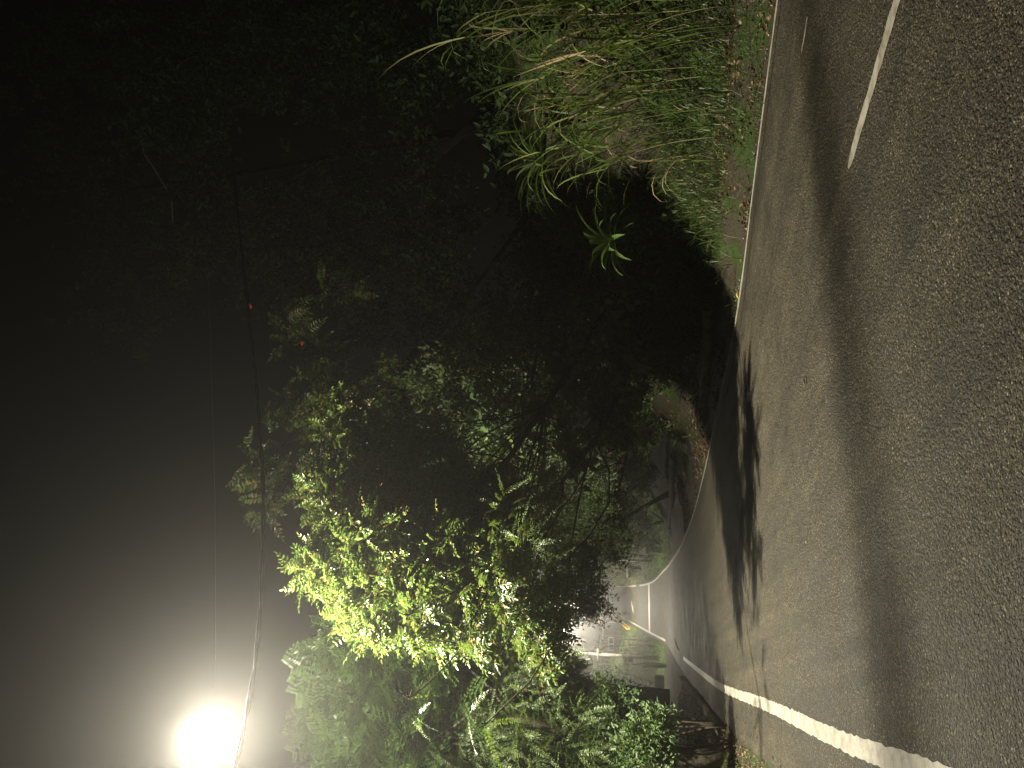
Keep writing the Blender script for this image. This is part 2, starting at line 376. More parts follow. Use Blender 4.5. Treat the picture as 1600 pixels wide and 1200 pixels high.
# ------------------------------------------------------------------ leaf templates (x along, y side, z normal)
def leaf6(o, d, s, n, L, Wd, fold=.15):
    o, d, s, n = map(lambda q: np.array(q, float), (o, d, s, n))
    return [o, o + d*L*.3 + s*Wd*.5 + n*fold*Wd, o + d*L*.7 + s*Wd*.42 + n*fold*Wd, o + d*L - n*.12*L, o + d*L*.7 - s*Wd*.42 + n*fold*Wd, o + d*L*.3 - s*Wd*.5 + n*fold*Wd]
L6 = [(0, 1, 2, 3), (0, 3, 4, 5)]
def kite(o, d, s, n, L, Wd):
    o, d, s, n = map(lambda q: np.array(q, float), (o, d, s, n))
    return [o, o + d*L*.45 + s*Wd*.5, o + d*L, o + d*L*.45 - s*Wd*.5]
def tmpl_pinnate(pairs, ll, lw, droop=.25, six=True, ang=65, start=.15, stem=.008):
    vs, fs = [], []
    def ad(q, f):
        b = len(vs); vs.extend(q); fs.extend([tuple(b+i for i in ff) for ff in f])
    K = 5                                            # rachis strip
    rs = []
    for i in range(K):
        t = i/(K-1); rs += [np.array([t, stem/2, -droop*t*t]), np.array([t, -stem/2, -droop*t*t])]
    ad(rs, [(2*i, 2*i+1, 2*i+3, 2*i+2) for i in range(K-1)])
    for i in range(pairs):
        t = start + (1-start)*(i+.5)/pairs + random.uniform(-.01, .01); o = (t, 0, -droop*t*t)
        sc = math.sin(math.pi*(.22 + .62*t))
        for sgn in (-1, 1):
            a = R(ang + random.uniform(-12, 12)); dz = random.uniform(-.45, .05)
            d = np.array([math.cos(a), sgn*math.sin(a), dz]); d /= np.linalg.norm(d)
            s = np.array([-sgn*math.sin(a), math.cos(a), random.uniform(-.3, .3)]); s /= np.linalg.norm(s); n = np.cross(d, s)*(1 if sgn > 0 else 1)
            q = leaf6(o, d, s, n, ll*sc, lw*sc) if six else kite(o, d, s, n, ll*sc, lw*sc)
            ad(q, L6 if six else [(0, 1, 2, 3)])
    a = (1, 0, -droop)
    ad(leaf6(a, (.9, 0, -.3), (0, 1, 0), (0, 0, 1), ll*.8, lw*.8) if six else kite(a, (.9, 0, -.3), (0, 1, 0), (0, 0, 1), ll*.8, lw*.8), L6 if six else [(0, 1, 2, 3)])
    return np.array(vs), np.array(fs)
def tmpl_bipinnate(n, pl, nl, ll, lw):
    vs, fs = [], []
    for i in range(n):
        t = .15 + .85*(i+.5)/n; o = np.array([t, 0, -.2*t*t]); sc = math.sin(math.pi*(.2+.65*t))
        for sgn in (-1, 1):
            a = R(60 + random.uniform(-10, 10)); d = np.array([math.cos(a), sgn*math.sin(a), random.uniform(-.35, .1)])
            for j in range(nl):
                u = (j+.5)/nl; q = o + d*pl*sc*u
                for s2 in (-1, 1):
                    b = a*sgn + s2*R(62); e = np.array([math.cos(b), math.sin(b), random.uniform(-.3, .1)])
                    sd = np.array([-e[1], e[0], .2])
                    bb = len(vs); vs.extend(kite(q, e, sd, (0, 0, 1), ll*sc, lw)); fs.append((bb, bb+1, bb+2, bb+3))
    return np.array(vs), np.array(fs)
def tmpl_spray(n, ll, lw, spread=.5):
    vs, fs = [], []
    for i in range(n):
        t = random.random(); o = np.array([t, random.uniform(-1, 1)*spread*.5*(.3+t), random.uniform(-1, 1)*spread*.5])
        d = np.array([random.uniform(-.2, 1), random.uniform(-1, 1), random.uniform(-.9, .6)]); d /= np.linalg.norm(d)
        s = np.cross(d, [random.uniform(-.4, .4), random.uniform(-.4, .4), 1]); s /= np.linalg.norm(s); nn = np.cross(d, s)
        b = len(vs); k = random.uniform(.7, 1.25); vs.extend(leaf6(o, d, s, nn, ll*k, lw*k)); fs.extend([tuple(b+i for i in f) for f in L6])
    return np.array(vs), np.array(fs)
T = dict(
    tulip=[tmpl_pinnate(6, .26, .115, random.uniform(.15, .45)) for _ in range(6)],
    locust=[tmpl_pinnate(11, .13, .05, random.uniform(.1, .4), six=False) for _ in range(5)],
    bip=[tmpl_bipinnate(6, .42, 7, .11, .042) for _ in range(4)],
    spray=[tmpl_spray(16, .26, .11) for _ in range(6)],
    fine=[tmpl_spray(30, .16, .06, .6) for _ in range(6)],
)
def unit(v): return v / (np.linalg.norm(v, axis=-1, keepdims=True) + 1e-9)
def instance(tmpls, pos, fdir, updir, scale):
    """many transformed template copies -> one vertex/quad array"""
    n = len(pos); which = rng.integers(0, len(tmpls), n); VV, FF = [], []; base = 0
    f = unit(fdir); s = unit(np.cross(updir, f)); u = np.cross(f, s)
    for k, (tv, tf) in enumerate(tmpls):
        i = np.where(which == k)[0]
        if not len(i): continue
        v = (tv[None, :, 0, None]*f[i, None, :] + tv[None, :, 1, None]*s[i, None, :] + tv[None, :, 2, None]*u[i, None, :]) * scale[i, None, None] + pos[i, None, :]
        VV.append(v.reshape(-1, 3)); FF.append((tf[None] + (np.arange(len(i))*len(tv))[:, None, None] + base).reshape(-1, 4)); base += len(i)*len(tv)
    return np.concatenate(VV), np.concatenate(FF)
def blob_points(blobs, dens, clump=.35, shell=.35):
    """blobs: centre(3), radii(3). fronds gathered in clumps inside each ellipsoid"""
    ps, ds = [], []
    for c, r, k in blobs:
        n = max(3, int(dens*k)); ncl = max(2, n//14)
        dc = unit(rng.normal(size=(ncl, 3))); rr = (shell + (1-shell)*rng.random(ncl)**.5)[:, None]
        cc = dc*rr
        j = rng.integers(0, ncl, n)
        q = cc[j] + rng.normal(size=(n, 3))*clump*.45
        ps.append(np.array(c) + q*np.array(r)); ds.append(unit(q*np.array(r)) )
    return np.concatenate(ps), np.concatenate(ds)
def crown(name, blobs, tm, material, parent, dens, size, droop=.35, clump=.35, rnd=.6, up_r=.5):
    p, d = blob_points(blobs, dens, clump); n = len(p)
    fd = d*.7 + rng.normal(size=(n, 3))*rnd + np.array([0, 0, -droop])
    up = np.array([0, 0, 1.0]) + rng.normal(size=(n, 3))*up_r
    v, q = instance(T[tm], p, fd, up, size*(.65 + .6*rng.random(n)))
    return mesh_np(name, v, q, material, parent)
def px_blobs(lst, m=None):
    """(X, Y, depth, rx px, ry px, ratio depth radius, weight)"""
    out = []
    for X, Y, y, rx, ry_, rd, k in lst:
        s = y/1200*1.0; out.append((P(X, Y, y), (rx*s, rd, ry_*s), k))
    return out
def limbs(mb, start, ends, r0, r1, sag=0, seg=6, jit=.06):
    for e in ends:
        s = np.array(start, float); e = np.array(e, float); L = np.linalg.norm(e-s); pts = []
        o1 = rng.normal(size=3)*L*jit; o2 = rng.normal(size=3)*L*jit
        for i in range(seg+1):
            t = i/seg; pts.append(s*(1-t) + e*t + o1*math.sin(math.pi*t) + o2*math.sin(2*math.pi*t)*.5 + np.array([0, 0, sag*4*t*(1-t)]))
        mb.tube(pts, [r0*(1-i/seg) + r1*(i/seg) for i in range(seg+1)], 7)
def tree(name, base, top, r0, blobs, tm, material, dens, size, label, group=None, barkm='bark', clump=.35, droop=.35, twigs=None, mid=None, rnd=.6):
    base = np.array(base, float); base[2] = float(terrain(base[0], base[1])) - .15
    t = thing(name, base, label, 'tree', group)
    top = np.array(top, float); mb = MB(); k = 8
    md = (base+top)/2 + rng.normal(size=3)*.25 if mid is None else np.array(mid)
    pts = [(1-u)**2*base + 2*u*(1-u)*md + u*u*top for u in np.linspace(0, 1, k)]
    mb.tube(pts, [r0*(1.35 if i == 0 else 1.1 if i == 1 else 1 - .55*i/k) for i in range(k)], 12, wob=.12)
    mb.build('trunk', M[barkm], t)
    for b in blobs:
        m2 = MB(); s = pts[-1] if random.random() < .6 else pts[-3]
        limbs(m2, s, [b[0]], r0*.24, .012)
        for _ in range(3):
            e = np.array(b[0]) + rng.normal(size=3)*np.array(b[1])*.5
            limbs(m2, b[0], [e], .014, .005, seg=4)
        m2.build('limb', M[barkm], t)
    crown('crown', blobs, tm, material, t, dens, size, droop=droop, clump=clump, rnd=rnd)
    return t

# ------------------------------------------------------------------ near street lamp
def street_lamp(head, pole_xy, pole_top, label, power, scale=1.0, pole_r=.15, aim=(1, 0, 0), spill=None):
    zb = float(terrain(*pole_xy)) - .1
    t = thing('street_lamp', (pole_xy[0], pole_xy[1], zb), label, 'street lamp', 'street lamps along the road')
    h = np.array(head)
    mb = MB().tube([(pole_xy[0], pole_xy[1], zb), (pole_xy[0], pole_xy[1], zb + (pole_top-zb)*.5), (pole_xy[0], pole_xy[1], pole_top)], [pole_r*1.15, pole_r, pole_r*.8], 16)
    mb.build('pole', M['conc'], t)
    ax = np.array(aim, float); ax /= np.linalg.norm(ax)
    e = h - ax*.34*scale
    a0 = np.array([pole_xy[0], pole_xy[1], pole_top - .25])
    pts = [a0, a0*.75 + e*.25 + np.array([0, 0, .25]), a0*.4 + e*.6 + np.array([0, 0, .22]), e]
    MB().tube(pts, .03*scale, 8).build('arm', M['steel'], t)
    hs = MB().tube([h - ax*.40*scale, h - ax*.34*scale, h - ax*.12*scale, h - ax*.09*scale], [.04*scale, .09*scale, .12*scale, .11*scale], 14).build('lamp_housing', M['steel'], t)
    # glowing lens bowl: lets the lamp's own light through
    m = bpy.data.materials.get('lamp_lens')
    if m is None:
        m = bpy.data.materials.new('lamp_lens'); m.use_nodes = True; n = m.node_tree; n.nodes.remove(n.nodes['Principled BSDF'])
        em = n.nodes.new('ShaderNodeEmission'); em.inputs[0].default_value = (1, .93, .8, 1); em.inputs[1].default_value = 14
        tr = n.nodes.new('ShaderNodeBsdfTransparent'); ad = n.nodes.new('ShaderNodeAddShader')
        n.links.new(em.outputs[0], ad.inputs[0]); n.links.new(tr.outputs[0], ad.inputs[1]); n.links.new(ad.outputs[0], n.nodes['Material Output'].inputs[0])
    MB().ball(h + ax*.02, (.16*min(scale, 1.5), .13*min(scale, 1.5), .13*min(scale, 1.5)), 16, 10).build('lamp_lens', m, hs if False else t)
    def light(kind, energy):
        ld = bpy.data.lights.new('lamp_light', kind); ld.energy = energy; ld.color = LAMP_COL; ld.shadow_soft_size = .075*scale
        lo = bpy.data.objects.new('lamp_light', ld); COL.objects.link(lo); lo.parent = t
        lo.location = [float(c) for c in (h - np.array([pole_xy[0], pole_xy[1], zb]) + ax*.03)]
        return ld, lo
    if spill is None: light('POINT', power)
    else:                                # a cut-off luminaire: most light goes down and across the road
        light('POINT', spill); ld, lo = light('SPOT', power); ld.spot_size = R(146); ld.spot_blend = 1.0
        lo.rotation_mode = 'QUATERNION'; lo.rotation_quaternion = Vector((.62, .12, -1)).to_track_quat('-Z', 'Y')
    return t
street_lamp(LAMP, (-7.2, 11.9), 8.3, 'glaring warm street lamp at the left edge, high above the near white line', P_NEAR, aim=(1, .15, .1), spill=P_SPILL)
t = thing('pale_pole', P(-2, 1000, 27), 'pale stained concrete pole standing up behind the feathery tree at the left edge', 'pole')
MB().tube([P(-30, 1060, 27), P(-14, 760, 27), P(-4, 463, 27)], [.5, .42, .36], 16).build('pole', M['conc'], t)
hA = P(213, 882, 79); pA = P(172, 1029, 82)
t = street_lamp(hA, (pA[0], pA[1]), float(P(172, 872, 82)[2]), 'distant street lamp on a slim pole left of the grey hut, larger glare', P_FAR_A, 2.0, .17, (.9, -.3, -.15))
MB().box(P(177, 934, 81.8), (1.3, .12, .14), 0, .02).build('crossarm', M['roof'], t)
MB().tube([P(170, 915, 81.8), P(170, 921, 81.8)], .09, 8).build('insulator', M['frame'], t)
hB = P(250, 895, 124); pB = P(264, 990, 128)
street_lamp(hB, (pB[0]+6, pB[1]), float(P(262, 880, 128)[2]), 'farthest small street lamp glinting among dark leaves over the hill road', P_FAR_B, 2.0, .12, (-1, -.3, -.3))

# ------------------------------------------------------------------ cables
cpix = [(5, 368), (80, 386), (160, 400), (250, 408), (350, 411), (440, 412), (560, 404), (700, 390), (760, 383)]
cw = [on_plane(*q) for q in cpix]
cw = [cw[0] + (cw[0]-cw[1])*1.5] + cw + [cw[-1] + (cw[-1]-cw[-3])*1.6]
cw = np.array(cw); dd = np.r_[0, np.cumsum(np.linalg.norm(np.diff(cw, axis=0), axis=1))]
ss = np.linspace(0, dd[-1], 420); line = np.stack([np.interp(ss, dd, cw[:, k]) for k in range(3)], 1)
kern = np.ones(31)/31
line2 = line.copy()
for k in range(3): line2[15:-15, k] = np.convolve(line[:, k], kern, 'valid')
cab = thing('overhead_cable', line2[0], 'thick dark twisted cable sagging across the glow just below the near lamp', 'cable')
for ph in (0, math.pi):
    pts = []
    for i, (s_, p_) in enumerate(zip(ss, line2)):
        a = ph + s_*2*math.pi/1.5 + 1.3*math.sin(s_*.9); pts.append(p_ + .024*np.array([math.sin(a)*.3, math.sin(a)*.6, math.cos(a)]))
    MB().tube(pts, .021, 6).build('strand', M['dark'], cab)
o = MB().tube([P(-30, 333, 20), P(200, 337, 23), P(420, 336, 26), P(700, 328, 30), P(900, 318, 33)], .008, 5).build('thin_wire', M['steel'])
tag(o, 'faint thin wire high in the mist above the twisted cable', 'wire')

# ------------------------------------------------------------------ trees: (X, Y, depth, rx, ry, depth radius, weight)
# lit tulip tree that reaches over the road beside the lamp
b = px_blobs([(480, 585, 14.4, 55, 60, .45, 1.3), (410, 560, 14.0, 60, 55, .45, 1.5), (350, 590, 12.9, 60, 60, .45, 1.7), (290, 565, 12.9, 45, 45, .4, 1.2), (265, 640, 12.8, 45, 50, .4, 1.4),
              (390, 670, 13.8, 60, 55, .45, 1.6), (300, 640, 12.9, 40, 45, .35, .9), (340, 740, 13, 45, 35, .35, .7), (330, 690, 12.9, 55, 60, .45, 1.5), (275, 740, 12.8, 50, 50, .4, 1.0), (430, 505, 14.3, 45, 25, .4, .7), (222, 690, 12.6, 28, 45, .35, .5),
              (345, 780, 13, 50, 40, .45, .9), (245, 815, 12.5, 40, 32, .4, .5), (470, 670, 14.3, 50, 50, .5, .9), (235, 590, 12.8, 22, 50, .35, .6), (540, 550, 15, 35, 40, .5, .7), (320, 500, 12.9, 35, 22, .35, .5), (430, 750, 14.2, 45, 50, .5, 1.0), (250, 570, 13.1, 22, 35, .3, .5), (210, 840, 12.6, 25, 25, .3, .3),
              (240, 640, 11.4, 22, 30, .2, .1), (285, 780, 11.5, 30, 25, .25, .15), (200, 720, 11.2, 20, 30, .2, .08)])
tree('broadleaf_tree', (2.6, 18.5, 0), P(480, 790, 15), .08, b, 'tulip', M['tulip'], 380, .41, 'brightest yellow-green tree with drooping compound leaves hanging over the road', None, 'darkbark', clump=.5)
# finer mixed foliage under it, casting the ragged road shadow
b = px_blobs([(330, 835, 12.4, 45, 28, .5, 1.1), (300, 870, 12.8, 40, 22, .5, .8), (225, 800, 11.6, 35, 30, .4, .4), (180, 780, 11.3, 25, 40, .35, .3), (340, 815, 11.8, 45, 22, .35, .3), (110, 640, 11.0, 25, 40, .2, .05), (70, 760, 10.9, 18, 40, .15, .06), (390, 800, 12.8, 45, 40, .6, 1.1), (440, 840, 13.4, 35, 30, .5, .7)])
tree('fine_leaf_tree', (1.4, 20.5, 0), P(450, 880, 15), .07, b, 'locust', M['shrub'], 100, .5, 'slender fine-leaved branches hanging below the brightest tree above the road', clump=.45)
# dimmer tree with orange flowers behind and above
b = px_blobs([(560, 500, 21, 60, 50, 1.2, 1), (640, 470, 22, 60, 55, 1.2, 1), (700, 430, 23, 50, 35, 1.2, .8), (500, 440, 20, 55, 40, 1.2, .9), (430, 440, 19, 50, 35, 1.1, .8), (610, 560, 21, 50, 45, 1.1, .7), (740, 520, 23, 40, 60, 1.2, .5)])
tr = tree('broadleaf_tree', (6.0, 24.5, 0), P(620, 640, 22), .08, b, 'tulip', M['tulip'], 95, .6, 'dim tree with a few orange flowers behind the brightest tree, under the cable', None, 'darkbark', clump=.45)
fl = MB()
for X, Y, y in ((722, 394, 20.6), (664, 474, 20.3)):
    c = P(X, Y, y)
    for k in range(9):
        a = 2*math.pi*k/9; d = np.array([math.cos(a), math.sin(a), .6]); e = c + d*.075; sd = np.array([-math.sin(a), math.cos(a), 0])*.04
        fl.add([c, c+d*.07+sd, e, c+d*.07-sd], [(0, 1, 2, 3)])
    fl.build('flower', M['flower'], tr); fl = MB()
# feathery trees on the left behind the lamp
b = px_blobs([(165, 560, 17, 40, 45, .9, 1.0), (125, 620, 16.5, 50, 55, .9, 1.2), (60, 640, 16.5, 55, 55, .9, 1.2), (95, 545, 18, 38, 32, .8, .8), (90, 690, 16.5, 40, 50, .7, .9), (40, 590, 16, 30, 40, .6, .6), (190, 640, 18, 40, 50, .9, .8), (110, 710, 17.5, 60, 50, 1, 1.0), (30, 720, 16.5, 50, 60, 1, .9)])
tree('feathery_tree', (-9.5, 20, 0), P(80, 800, 16), .16, b, 'bip', M['fern'], 120, 1.05, 'feathery tree left of the brightest tree, tips reaching up toward the near lamp', 'feathery trees beside the lamp', 'palebark', clump=.5, droop=.15)
b = px_blobs([(50, 800, 19, 60, 60, 1.1, 1), (130, 800, 20, 40, 45, 1, .6), (40, 880, 19, 55, 45, 1, .9), (100, 860, 20.5, 45, 40, 1, .7), (160, 710, 20, 40, 40, 1, .6), (20, 950, 18, 45, 45, .8, .8)])
tree('feathery_tree', (-12.2, 23, 0), P(60, 900, 20.5), .2, b, 'bip', M['fern'], 120, .9, 'lower feathery tree filling the left edge behind the leaning grey pole', 'feathery trees beside the lamp', 'palebark', clump=.55, droop=.3)
b = px_blobs([(35, 825, 14.5, 38, 40, .5, 1), (105, 845, 15, 40, 40, .5, 1), (60, 905, 14.5, 45, 35, .5, 1), (130, 790, 15.5, 30, 40, .5, .8), (25, 750, 14.5, 30, 40, .5, .7)])
tree('small_leaf_tree', (-8.6, 16.2, 0), P(60, 960, 15.2), .07, b, 'locust', M['shrub'], 105, .5, 'leafy tree at the left edge just above the young bushes', None, 'darkbark', clump=.5)
# big pale bending trunk on the left
t = thing('bare_trunk_tree', P(100, 1010, 24), 'thick pale trunk bending up to the right behind the feathery trees', 'tree')
tb = [P(96, 1045, 24), P(108, 960, 24), P(122, 905, 24), P(148, 850, 24), P(168, 805, 24), P(182, 760, 24), P(200, 700, 24), P(215, 640, 24)]
MB().tube(tb, [.48, .42, .38, .34, .30, .26, .22, .15], 14, wob=.15).build('trunk', M['palebark'], t)
MB().tube([tb[2], P(128, 950, 24.5), P(150, 930, 24.6)][::-1], [.05, .12, .2], 8).build('limb', M['palebark'], t)
crown('crown', px_blobs([(225, 640, 24.2, 40, 40, 1, 1), (190, 700, 24.5, 25, 30, .6, .5), (160, 880, 24.5, 20, 25, .5, .4)]), 'locust', M['shrub'], t, 70, .6)
b = px_blobs([(520, 800, 18.5, 45, 50, .7, 1), (600, 860, 18.5, 50, 50, .7, 1), (660, 760, 19.5, 50, 60, .8, 1), (550, 930, 18, 50, 40, .7, 1), (700, 880, 18, 50, 50, .7, .9), (620, 950, 17.5, 40, 35, .6, .7), (580, 700, 20, 45, 50, .8, .9), (500, 720, 18.5, 40, 40, .7, .8)])
tree('creeper_tree', (4.2, 23.5, 0), P(600, 830, 20), .1, b, 'spray', M['shrub'], 95, .62, 'shady tree wrapped in creepers in the middle of the right bank', None, 'darkbark', clump=.5)
# grey-green small-leaved trees right of the road end
b = px_blobs([(420, 800, 22, 45, 50, 1, 1), (380, 860, 23, 50, 40, 1, 1), (440, 890, 22, 50, 50, 1, 1), (350, 930, 25, 40, 40, 1, .9), (400, 950, 24, 50, 45, 1, 1), (470, 830, 21, 35, 50, .9, .8), (330, 860, 24, 30, 30, .8, .6)])
tree('small_leaf_tree', (-.3, 27, 0), P(420, 960, 23.5), .14, b, 'fine', M['shrub'], 150, .55, 'grey-green small-leaved tree on the right verge above the leaf litter ledge', clump=.5)
b = px_blobs([(300, 905, 33, 35, 25, 1.2, 1), (265, 915, 34, 28, 25, 1, .8), (245, 900, 33, 22, 22, .8, .5), (340, 880, 34, 40, 30, 1.2, 1), (390, 900, 36, 45, 40, 1.2, .9), (275, 870, 33, 40, 22, 1, .6)])
tree('small_leaf_tree', (-5.2, 38, 0), P(370, 950, 36), .12, b, 'fine', M['shrub'], 130, .75, 'dark leafy tree whose twigs hang in front of the two distant lamps', clump=.5)
# dark forest on the right bank
fdefs = [
    ((9.5, 25, 0), [(820, 480, 26, 100, 90, 2.2, 1.4), (760, 620, 25, 90, 90, 2, 1.3), (880, 620, 26, 90, 90, 2.2, 1.3), (830, 350, 27, 110, 90, 2.2, 1.2)], 'dark tree in the upper middle, a few leaf clusters catching light'),
    ((15, 22, 0), [(1100, 500, 24, 120, 110, 2.5, 1.4), (1180, 350, 25, 120, 110, 2.5, 1.3), (1050, 300, 25, 110, 110, 2.5, 1.3), (1150, 650, 22, 110, 90, 2.3, 1.3)], 'nearly black tree in the upper right corner above the canes'),
    ((5.5, 30, 0), [(640, 700, 28, 90, 80, 2.2, 1.4), (560, 780, 27, 70, 70, 2, 1.2), (560, 620, 28, 80, 80, 2, 1.2), (690, 820, 26, 80, 70, 2, 1.2)], 'dark tree directly behind the heart-leaved vine on the right bank'),
    ((12, 34, 0), [(900, 150, 36, 130, 120, 3, 1.3), (1050, 120, 36, 130, 120, 3, 1.3), (760, 200, 37, 90, 80, 3, 1.0), (1180, 100, 34, 110, 120, 3, 1)], 'tall black tree at the top of the picture with hanging vines'),
    ((3.5, 42, 0), [(500, 820, 40, 60, 60, 2.2, 1), (450, 720, 41, 60, 60, 2.2, 1), (520, 920, 38, 70, 60, 2.2, 1.1), (400, 760, 42, 50, 50, 2, .8)], 'dark tree farther along the right bank behind the small-leaved tree'),
]
for i, (bs, bl, lab) in enumerate(fdefs):
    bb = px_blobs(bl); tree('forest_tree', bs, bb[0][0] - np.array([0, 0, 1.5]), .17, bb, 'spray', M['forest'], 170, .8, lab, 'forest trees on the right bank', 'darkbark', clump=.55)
# hillside undergrowth mass
n = 5200
uy = rng.uniform(8, 60, n); us = np.where(uy < 13, 4.0, 5.0) + 22*rng.random(n)**1.3; ux = xR(uy) + us
up_ = np.stack([ux, uy, terrain(ux, uy) + rng.random(n)*.5], 1)
fd = rng.normal(size=(n, 3))*.6 + np.array([-.3, -.3, .5]); v, q = instance(T['spray'], up_, fd, np.array([0, 0, 1.]) + rng.normal(size=(n, 3))*.5, .4 + .5*rng.random(n))
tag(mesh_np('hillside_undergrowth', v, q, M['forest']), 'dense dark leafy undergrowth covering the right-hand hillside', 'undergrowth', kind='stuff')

# ------------------------------------------------------------------ vines and twigs
def vine(pts, leaves, size, label, m='vine', r=.012):
    t = thing('leafy_vine', pts[0], label, 'vine', 'hanging vines')
    mb = MB().tube(pts, r, 6); mb.build('stem', M['bark'], t)
    pts = np.array(pts); k = rng.random(leaves)*(len(pts)-1.001); i = k.astype(int); f = (k-i)[:, None]
    p = pts[i]*(1-f) + pts[i+1]*f + rng.normal(size=(leaves, 3))*np.array([.16, .16, .12])
    tv = np.array([(0, 0, 0), (.25, .42, .08), (.75, .3, .06), (1.1, 0, -.1), (.75, -.3, .06), (.25, -.42, .08)])
    v, q = instance([(tv, np.array(L6))], p, rng.normal(size=(leaves, 3))*.5 + np.array([-.3, -.2, -.6]), np.array([-.5, -.6, .7]) + rng.normal(size=(leaves, 3))*.35, size*(.6+.7*rng.random(leaves)))
    mesh_np('foliage', v, q, M[m], t)
vine([P(560, 725, 17.5), P(530, 790, 17.3), P(515, 850, 17.1), P(490, 905, 17)], 90, .2, 'pale heart-leaved vine hanging in the middle of the right bank')
vine([P(600, 740, 18.5), P(570, 745, 18), P(540, 770, 17.6)], 50, .2, 'short heart-leaved vine beside the bare forked branch')
vine([P(740, 690, 20), P(720, 740, 20), P(735, 780, 20)], 45, .17, 'leaf cluster catching light in the dark upper forest')
vine([P(520, 870, 16.6), P(485, 895, 16.2), P(460, 915, 16)], 55, .24, 'broad pale leaves at the lower end of the hanging vine')
vine([P(665, 840, 16.8), P(640, 900, 16.2), P(650, 950, 15.8), P(640, 1000, 15.6)], 70, .17, 'long dim vine hanging left of the twisted root')
vine([P(740, 880, 16), P(722, 930, 15.6), P(730, 990, 15.3)], 60, .16, 'dim vine hanging to the left of the brightest rosette plant')
vine([P(590, 860, 17), P(600, 920, 16.6), P(585, 985, 16.2)], 60, .16, 'vine trailing beside the pale-lit rosette plant')
vine([P(860, 960, 15.2), P(868, 1010, 14.9), P(880, 1050, 14.6)], 60, .14, 'leafy creeper between the grass mound and the brightest rosette plant')
def twig(name, pts, r0, r1, label, m='palebark', cat='branch', g=None):
    k = len(pts); return tag(MB().tube(pts, [r0+(r1-r0)*i/(k-1) for i in range(k)], 7, wob=.1).build(name, M[m]), label, cat, g)
tw = thing('forked_branch', P(560, 822, 16.8), 'bare pale forked branch sticking out of the right bank foliage', 'branch')
MB().tube([P(580, 815, 17.2), P(556, 820, 16.8), P(530, 815, 16.5), P(505, 806, 16.2), P(486, 804, 16)], [.06, .05, .04, .03, .02], 8, wob=.15).build('stem', M['palebark'], tw)
MB().tube([P(556, 820, 16.8), P(545, 800, 16.7), P(530, 770, 16.7)], [.035, .02, .01], 7).build('fork', M['palebark'], tw)
twig('bare_twig', [P(345, 775, 12.6), P(390, 780, 12.6), P(420, 778, 12.7)], .012, .006, 'thin straight pale twig crossing the leaves of the brightest tree', 'stick', g='bare twigs in the leaves')
twig('bare_twig', [P(470, 682, 14), P(495, 672, 14.2), P(515, 668, 14.2)], .014, .008, 'short bent pale twig on the right side of the brightest tree', 'stick', g='bare twigs in the leaves')
twig('hanging_liana', [P(1020, 215, 26), P(960, 225, 26), P(930, 245, 26), P(890, 268, 26), P(850, 270, 26)], .03, .015, 'thin curved liana hanging in the black upper right', 'palebark', g=None)
twig('bank_root', [P(668, 960, 16.6), P(655, 990, 16.2), P(652, 1022, 15.9), P(648, 1060, 15.6)], .02, .08, 'twisted root running down the dark right bank', 'bark', 'root')

# ------------------------------------------------------------------ rosette plants
def rosette(c, R0, nl, label, m='strap', arch=.55, w=.09, low=-.1):
    t = thing('rosette_plant', (c[0], c[1], float(terrain(c[0], c[1]))), label, 'plant', 'strap-leaved rosette plants')
    bx_, by_ = c[0] + .9*max(0, c[2]-float(terrain(c[0], c[1]))-.3), c[1] + .5*max(0, c[2]-float(terrain(c[0], c[1]))-.3); zt = float(terrain(bx_, by_)); MB().tube([(bx_, by_, zt-.1), ((bx_+c[0])/2+.1, (by_+c[1])/2, (zt*.45+c[2]*.55)), tuple(c)], [.045, .03, .025], 8).build('stem', M['darkbark'], t)
    V, Q = [], []
    for k in range(nl):
        a = 2.399*k; el = low + (1.25-low)*(1 - k/nl)**.9*random.uniform(.8, 1.1); L = R0*random.uniform(.75, 1.1); ww = w*random.uniform(.8, 1.1)
        h = np.array([math.cos(a), math.sin(a), 0]); sd = np.array([-math.sin(a), math.cos(a), 0]); K = 7; b = len(V)
        pz = np.array(c, float); e = el
        for i in range(K+1):
            u = i/K; wd = ww*(math.sin(math.pi*(.12+.88*u)**.8)**.8 if u < 1 else 0)*.9 + .004
            V += [pz + sd*wd/2 + np.array([0, 0, .25*wd]), pz.copy(), pz - sd*wd/2 + np.array([0, 0, .25*wd])]
            e -= arch*1.9/K*(.4+u*1.2); pz = pz + (h*math.cos(e) + np.array([0, 0, math.sin(e)]))*L/K
        for i in range(K):
            r = b+3*i; Q += [(r, r+1, r+4, r+3), (r+1, r+2, r+5, r+4)]
    mesh_np('foliage', V, Q, M[m], t, True)
